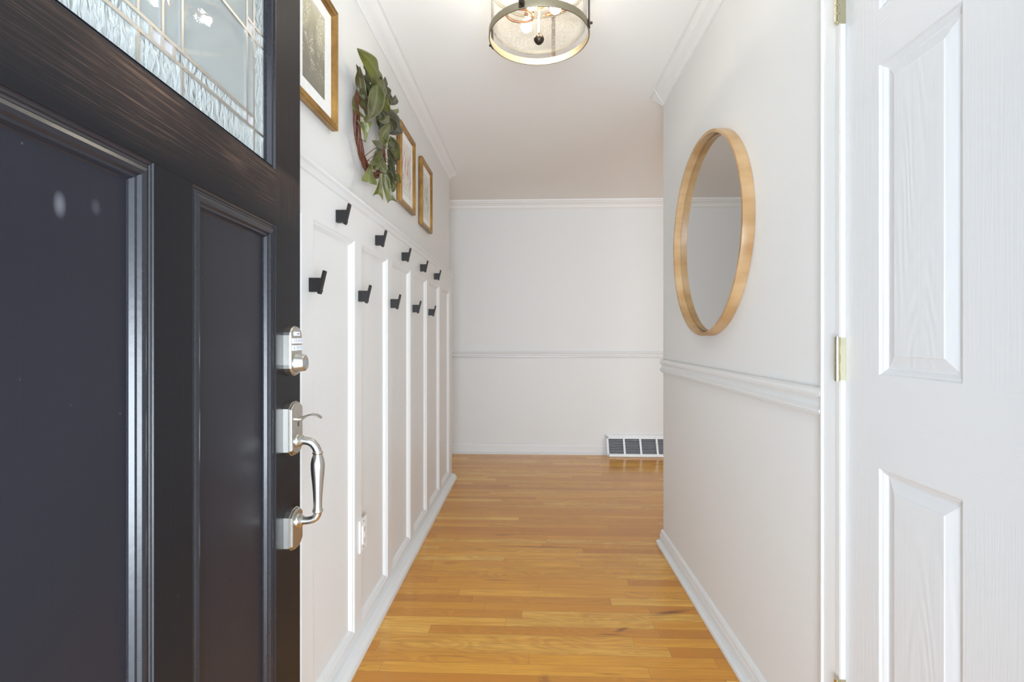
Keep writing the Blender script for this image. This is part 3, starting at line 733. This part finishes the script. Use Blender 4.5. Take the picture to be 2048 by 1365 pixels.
# ------------------------------------------------------------ wreath
WY, WZ, WR = 1.968, 1.938, .163
wre = empty('magnolia_wreath', (XL, WY, WZ), label='green magnolia leaf wreath on a brown vine ring, on the left wall', category='wreath')
ring = MB(); rnd = random.Random(3)
for k in range(6):
    ph = rnd.uniform(0, 6.28); fq = rnd.choice([3, 4, 5]); pts = []
    for i in range(97):
        t = 2*pi*i/96
        rr = WR + .008*sin(fq*t+ph) + rnd.uniform(-.0008, .0008); hh = .030 + .008*cos(fq*t+ph)
        pts.append((hh, rr*cos(t), rr*sin(t)))
    ring.tube(pts, .0052, 8)
ring.obj('vine_ring', M_stem, wre)
LEAVES = [
    ((-0.583,1.871,2.065),(-0.575,1.653,2.09),0.052,15,0.25,0,1),
    ((-0.628,1.865,2.077),(-0.628,1.8,2.117),0.016,0,0.1,0,3),
    ((-0.598,1.808,1.991),(-0.59,1.731,2.072),0.03,-20,-0.25,0,2),
    ((-0.588,1.918,2.08),(-0.598,1.97,2.188),0.036,0,0.05,0,1),
    ((-0.628,2.036,2.194),(-0.628,2.029,2.237),0.016,0,0,0,3),
    ((-0.618,2.092,2.16),(-0.618,2.128,2.239),0.019,0,0.1,0,3),
    ((-0.608,2.058,2.156),(-0.6,2.179,2.17),0.044,0,0.15,0,3),
    ((-0.568,1.859,2.073),(-0.56,1.736,1.887),0.048,10,-0.12,0,0),
    ((-0.588,1.97,2.089),(-0.58,2.047,2.05),0.034,0,0.1,0,1),
    ((-0.608,2.146,2.099),(-0.6,2.27,2.169),0.017,0,0.2,0,4),
    ((-0.608,1.844,1.941),(-0.6,1.7,1.958),0.014,20,-0.25,0,1),
    ((-0.608,1.927,2.05),(-0.6,1.809,2.058),0.022,0,0.15,0,3),
    ((-0.598,2.004,2.042),(-0.59,2.32,2.076),0.077,0,0.1,0,3),
    ((-0.608,2.017,2.044),(-0.608,2.051,1.971),0.036,0,0,0,3),
    ((-0.573,1.92,1.87),(-0.565,2.015,1.988),0.039,0,-0.1,0,0),
    ((-0.568,1.923,1.85),(-0.56,1.769,1.829),0.027,0,0.1,0,0),
    ((-0.578,1.95,1.866),(-0.588,1.834,1.765),0.032,0,-0.15,0,0),
    ((-0.598,1.883,1.793),(-0.59,1.823,1.69),0.046,0,0.1,1,1),
    ((-0.598,1.99,1.792),(-0.59,1.944,1.678),0.033,0,-0.1,1,1),
    ((-0.598,2.038,1.809),(-0.59,2.067,1.693),0.026,0,-0.1,0,1),
    ((-0.598,2.095,1.807),(-0.59,2.135,1.705),0.031,0,0.1,1,4),
    ((-0.563,1.952,1.769),(-0.558,1.87,1.827),0.034,0,-0.3,0,0),
    ((-0.608,2.13,1.933),(-0.608,2.275,1.914),0.024,0,0.15,0,3),
    ((-0.608,2.176,2.004),(-0.6,2.288,1.936),0.044,0,0.12,0,0),
    ((-0.598,2.125,1.872),(-0.598,2.237,1.825),0.028,0,0.1,0,3),
    ((-0.608,2.108,1.841),(-0.6,2.171,1.79),0.03,0,0.0,0,3),
    ((-0.608,2.283,1.882),(-0.608,2.345,1.853),0.018,0,0.2,0,1),
    ((-0.608,1.885,2.068),(-0.603,1.749,2.05),0.023,15,0.2,0,3),
    ((-0.593,1.861,2.108),(-0.588,1.795,2.131),0.025,-30,-0.2,0,0),
    ((-0.598,1.977,2.124),(-0.598,1.913,2.142),0.023,25,0.2,0,2),
    ((-0.608,2.108,2.151),(-0.608,2.037,2.168),0.027,-20,0.1,0,3),
    ((-0.588,1.894,2.002),(-0.583,1.774,1.996),0.027,20,-0.2,0,0),
    ((-0.613,2.126,2.121),(-0.608,2.249,2.218),0.026,0,0.2,0,3),
    ((-0.588,1.957,1.972),(-0.588,2.082,2.052),0.03,-30,0.1,0,0),
    ((-0.603,2.113,2.002),(-0.598,2.254,2.086),0.039,20,-0.1,0,3),
    ((-0.578,1.99,1.877),(-0.578,1.905,1.899),0.021,30,0.2,0,1),
    ((-0.588,1.894,1.766),(-0.588,1.931,1.832),0.026,-25,0.1,0,2),
    ((-0.608,2.192,1.853),(-0.608,2.138,1.893),0.028,10,0.1,0,3),
    ((-0.608,2.216,1.773),(-0.608,2.161,1.828),0.022,10,0.2,0,0),
    ((-0.588,1.806,1.89),(-0.583,1.842,1.958),0.018,30,-0.2,0,1),
    ((-0.603,1.881,2.09),(-0.598,1.765,2.126),0.036,10,0.15,0,1),
    ((-0.608,1.867,1.972),(-0.6,1.771,2.018),0.029,-10,-0.1,0,2),
    ((-0.598,1.97,2.066),(-0.598,2.045,2.182),0.032,0,0.1,0,0),
    ((-0.598,1.895,2.003),(-0.598,1.938,2.119),0.03,0,-0.1,0,1),
    ((-0.598,2.172,2.026),(-0.59,2.046,2.036),0.046,0,0.1,0,3),
    ((-0.598,2.196,1.952),(-0.598,2.103,1.95),0.03,0,0.1,0,0),
    ((-0.588,1.778,1.828),(-0.58,1.749,1.893),0.042,0,0.1,1,1),
    ((-0.618,1.869,2.038),(-0.61,1.873,1.946),0.018,0,0.1,0,3),
    ((-0.618,1.94,2.043),(-0.61,1.834,2.067),0.033,0,0.1,0,3),
    ((-0.608,2.079,2.086),(-0.6,2.066,2.141),0.041,0,0.1,0,3),
    ((-0.598,2.017,1.827),(-0.59,1.944,1.841),0.031,0,0.1,0,3),
]
vp = Vector((0, 0, 1.14))
for i, (B, T, wd_, roll, bow, fl, tone) in enumerate(LEAVES):
    B, T = Vector(B), Vector(T); d = T-B; Lh = d.length; dn = d.normalized()
    side = dn.cross(Vector((.42, -.82, -.38))).normalized()
    nrm = side.cross(dn).normalized()
    rot = Matrix.Rotation(radians(roll), 3, dn); side = rot @ side; nrm = rot @ nrm
    if nrm.x < 0: nrm = -nrm
    n, mm = 14, 6; vs = []
    for a in range(n+1):
        s = a/n
        if fl: hw = (.10 + .9*s**1.7) if s < .93 else .92
        else: hw = max(.02, (sin(pi*min(1, s**.85))**.75) * (1 - .25*s))
        hw *= wd_/2 * 1.34
        bend = sin(pi*s)*bow*Lh
        wv = .05*Lh*sin(s*7+i)
        for b in range(-mm, mm+1):
            u = b/mm
            cup = .35*hw*(u*u) * (1 if i % 3 else -1) + .26*hw*sin(8*s+i*2+u*2)*abs(u)
            tipin = 0
            if fl: tipin = -.10*Lh*(1-u*u)*(s**6)
            p = B + dn*(Lh*s + tipin) + side*(u*hw + bend*.35) + nrm*(cup + bend*.5 + wv*.3)
            p.x = max(p.x, XL + .004)
            vs.append((p.x-XL, p.y-WY, p.z-WZ))
    q = 2*mm+1
    mb = MB().add(vs, [(a*q+b, a*q+b+1, (a+1)*q+b+1, (a+1)*q+b) for a in range(n) for b in range(q-1)], True)
    o = mb.obj('leaf', M_leaf, wre, merge=False)
    at = o.data.attributes.new('rib_rimlight', 'FLOAT', 'POINT')
    for vi in range(len(o.data.vertices)):
        bb = vi % q; at.data[vi].value = .55 if bb == mm else (.45 if bb in (0, q-1) else 0.)  # pale midrib; leaf rim lightened too, as painted edge highlights
    o['tone'] = [.0, .25, .5, .75, 1.][tone] * 1.0
    so = o.modifiers.new('thickness', 'SOLIDIFY'); so.thickness = .0009
    # short petiole to the ring
    e = Vector((.030, B.y-WY, B.z-WZ)); rr = math.hypot(e.y, e.z) or 1
    e.y *= WR/rr; e.z *= WR/rr
    MB().tube([(B.x-XL, B.y-WY, B.z-WZ), ((B.x-XL+e.x)/2, (B.y-WY+e.y)/2, (B.z-WZ+e.z)/2+.004), tuple(e)], .0014, 6).obj('twig', M_stem, wre)

# ------------------------------------------------------------ coat hooks
def coat_hook():
    h = empty('coat_hook')
    # local: x away from the wall, y along it, z up (origin at wall, centre of base)
    MB().rbox((0, -.0095, -.0195), (.034, .0095, .0205), .0012).obj('base', M_black, h)
    pr = [(.0235, -.0245), (.0305, -.0265), (.0465, .0405), (.0405, .0430)]
    bm = bmesh.new()
    lo = [bm.verts.new((x, -.0100, z)) for x, z in pr]; hi = [bm.verts.new((x, .0100, z)) for x, z in pr]
    bm.faces.new(lo); bm.faces.new(hi[::-1])
    for i in range(4): bm.faces.new((lo[i], hi[i], hi[(i+1) % 4], lo[(i+1) % 4]))
    bmesh.ops.recalc_face_normals(bm, faces=bm.faces)
    bmesh.ops.bevel(bm, geom=bm.edges[:], offset=.0014, segments=2, affect='EDGES')
    me = bpy.data.meshes.new('prong'); bm.to_mesh(me); bm.free(); me.materials.append(M_black)
    o = bpy.data.objects.new('prong', me); C.objects.link(o); o.parent = h
    return h
ordn = ['nearest the black door', 'second from the black door', 'middle', 'second from the far end', 'farthest from the black door']
def place(h, y, z, lab):
    h.location = (XS, y, z); h['label'] = lab; h['category'] = 'coat hook'; h['group'] = 'black coat hooks on the white panelling'
first = coat_hook(); cnt = 0
for rowname, z, ys in (('upper', 1.5295, (1.637, 2.055, 2.478, 2.895, 3.313)), ('lower', 1.2855, (1.437, 1.852, 2.281, 2.708, 3.133))):
    for i, y in enumerate(ys):
        if cnt == 0: h = first
        else:
            h = first.copy(); C.objects.link(h)
            for ch in first.children:
                c = ch.copy(); c.parent = h; C.objects.link(c)
        cnt += 1
        place(h, y, z, 'matte black coat hook in the %s row, %s of its five' % (rowname, ordn[i]))

# ------------------------------------------------------------ wall outlet
ot = empty('wall_outlet', (XS, 1.886, .395), label='white electrical outlet low on the panelling, between two battens', category='outlet')
MB().rbox((.0003, -.038, -.060), (.0065, .038, .060), .0022).obj('cover_plate', M_plastic, ot)
MB().box((-.0165, -.0045, -.052), (.0003, .033, .052)).obj('back_box', M_plastic, ot)
ins = MB().rbox((.0055, -.0165, -.0335), (.0100, .0165, .0335), .0010).obj('receptacle', M_plastic, ot)
for zc in (-.021, .021):
    sl = MB()
    for yy, hh in ((-.0065, .0045), (.0065, .0036)): sl.box((.0099, yy-.001, zc-hh), (.0103, yy+.001, zc+hh))
    sl.tube([(.0099, 0, zc-.0085), (.0103, 0, zc-.0085)], .0024, 10)
    sl.obj('socket_slots', M_dark, ins)
for zc in (-.005, .005): MB().rbox((.0095, -.0075, zc-.0028), (.0112, .0075, zc+.0028), .0006).obj('test_button', M_plastic, ins)
for zc in (-.048, .048): MB().lathe([(.0001, .0072), (.003, .0070), (.0034, .0062)], lambda u, v, h, zc=zc: (h, u, v+zc), 14).obj('screw', M_dark, ot)

# ------------------------------------------------------------ baseboard register
RX0, RX1 = .717, 1.52
rg = empty('floor_register', (RX0, FW, 0), label='white baseboard heating register with louvres against the end wall', category='register')
p0 = Vector((0, -.100, .002)); p1 = Vector((0, -.020, .182)); sd = (p1-p0); SL = sd.length; sn = sd.normalized(); nn = Vector((0, -sn.z, sn.y))
def rf(a, b, h):
    v = p0 + sn*b + nn*h; return (a, v.y, v.z)
RL = RX1-RX0
bd = MB()
for x0, x1 in ((0, .004), (RL-.004, RL)):
    bd.add([(x0, -.100, .0), (x0, -.100, .002), (x0, -.020, .182), (x0, -.016, .192), (x0, -.001, .194), (x0, -.001, 0), (x1, -.100, .0), (x1, -.100, .002), (x1, -.020, .182), (x1, -.016, .192), (x1, -.001, .194), (x1, -.001, 0)],
           [(0,1,2,3,4,5), (6,7,8,9,10,11), (0,6,7,1), (1,7,8,2), (2,8,9,3), (3,9,10,4), (4,10,11,5), (5,11,6,0)])
bd.box((0, -.0195, .182), (RL, -.001, .194))
def bar(a0, a1, b0, b1, h0=-.004, h1=.002):
    v = [rf(a, b, h) for h in (h0, h1) for a, b in ((a0, b0), (a1, b0), (a1, b1), (a0, b1))]
    bd.add(v, [(0,3,2,1), (4,5,6,7), (0,1,5,4), (1,2,6,5), (2,3,7,6), (3,0,4,7)])
bar(0, RL, 0, .026); bar(0, RL, SL-.026, SL)
xx = .020; bar(0, xx, .0, SL); op = []
while xx < RL-.03:
    x1 = min(xx+.136, RL-.018); op.append((xx, x1)); bar(x1, min(x1+.018, RL), 0, SL, -.004, .0045); xx = x1+.018
bd.obj('cover', M_grille, rg)
for x0, x1 in op:
    lv = MB(); nb = 10
    for i in range(nb):
        b = .030 + (SL-.060)*i/(nb-1)
        v = [rf(x0, b-.0010, .0), rf(x1, b-.0010, .0), rf(x1, b+.0085, -.012), rf(x0, b+.0085, -.012), rf(x0, b+.0012, .0), rf(x1, b+.0012, .0), rf(x1, b+.0105, -.012), rf(x0, b+.0105, -.012)]
        lv.add(v, [(0,1,2,3), (4,7,6,5), (0,4,5,1), (3,2,6,7), (0,3,7,4), (1,5,6,2)])
    lv.obj('louvre_bank', M_louvre, rg)
MB().add([rf(.004, .01, -.022), rf(RL-.004, .01, -.022), rf(RL-.004, SL-.01, -.022), rf(.004, SL-.01, -.022)], [(0,1,2,3)]).obj('duct', M_duct, rg)
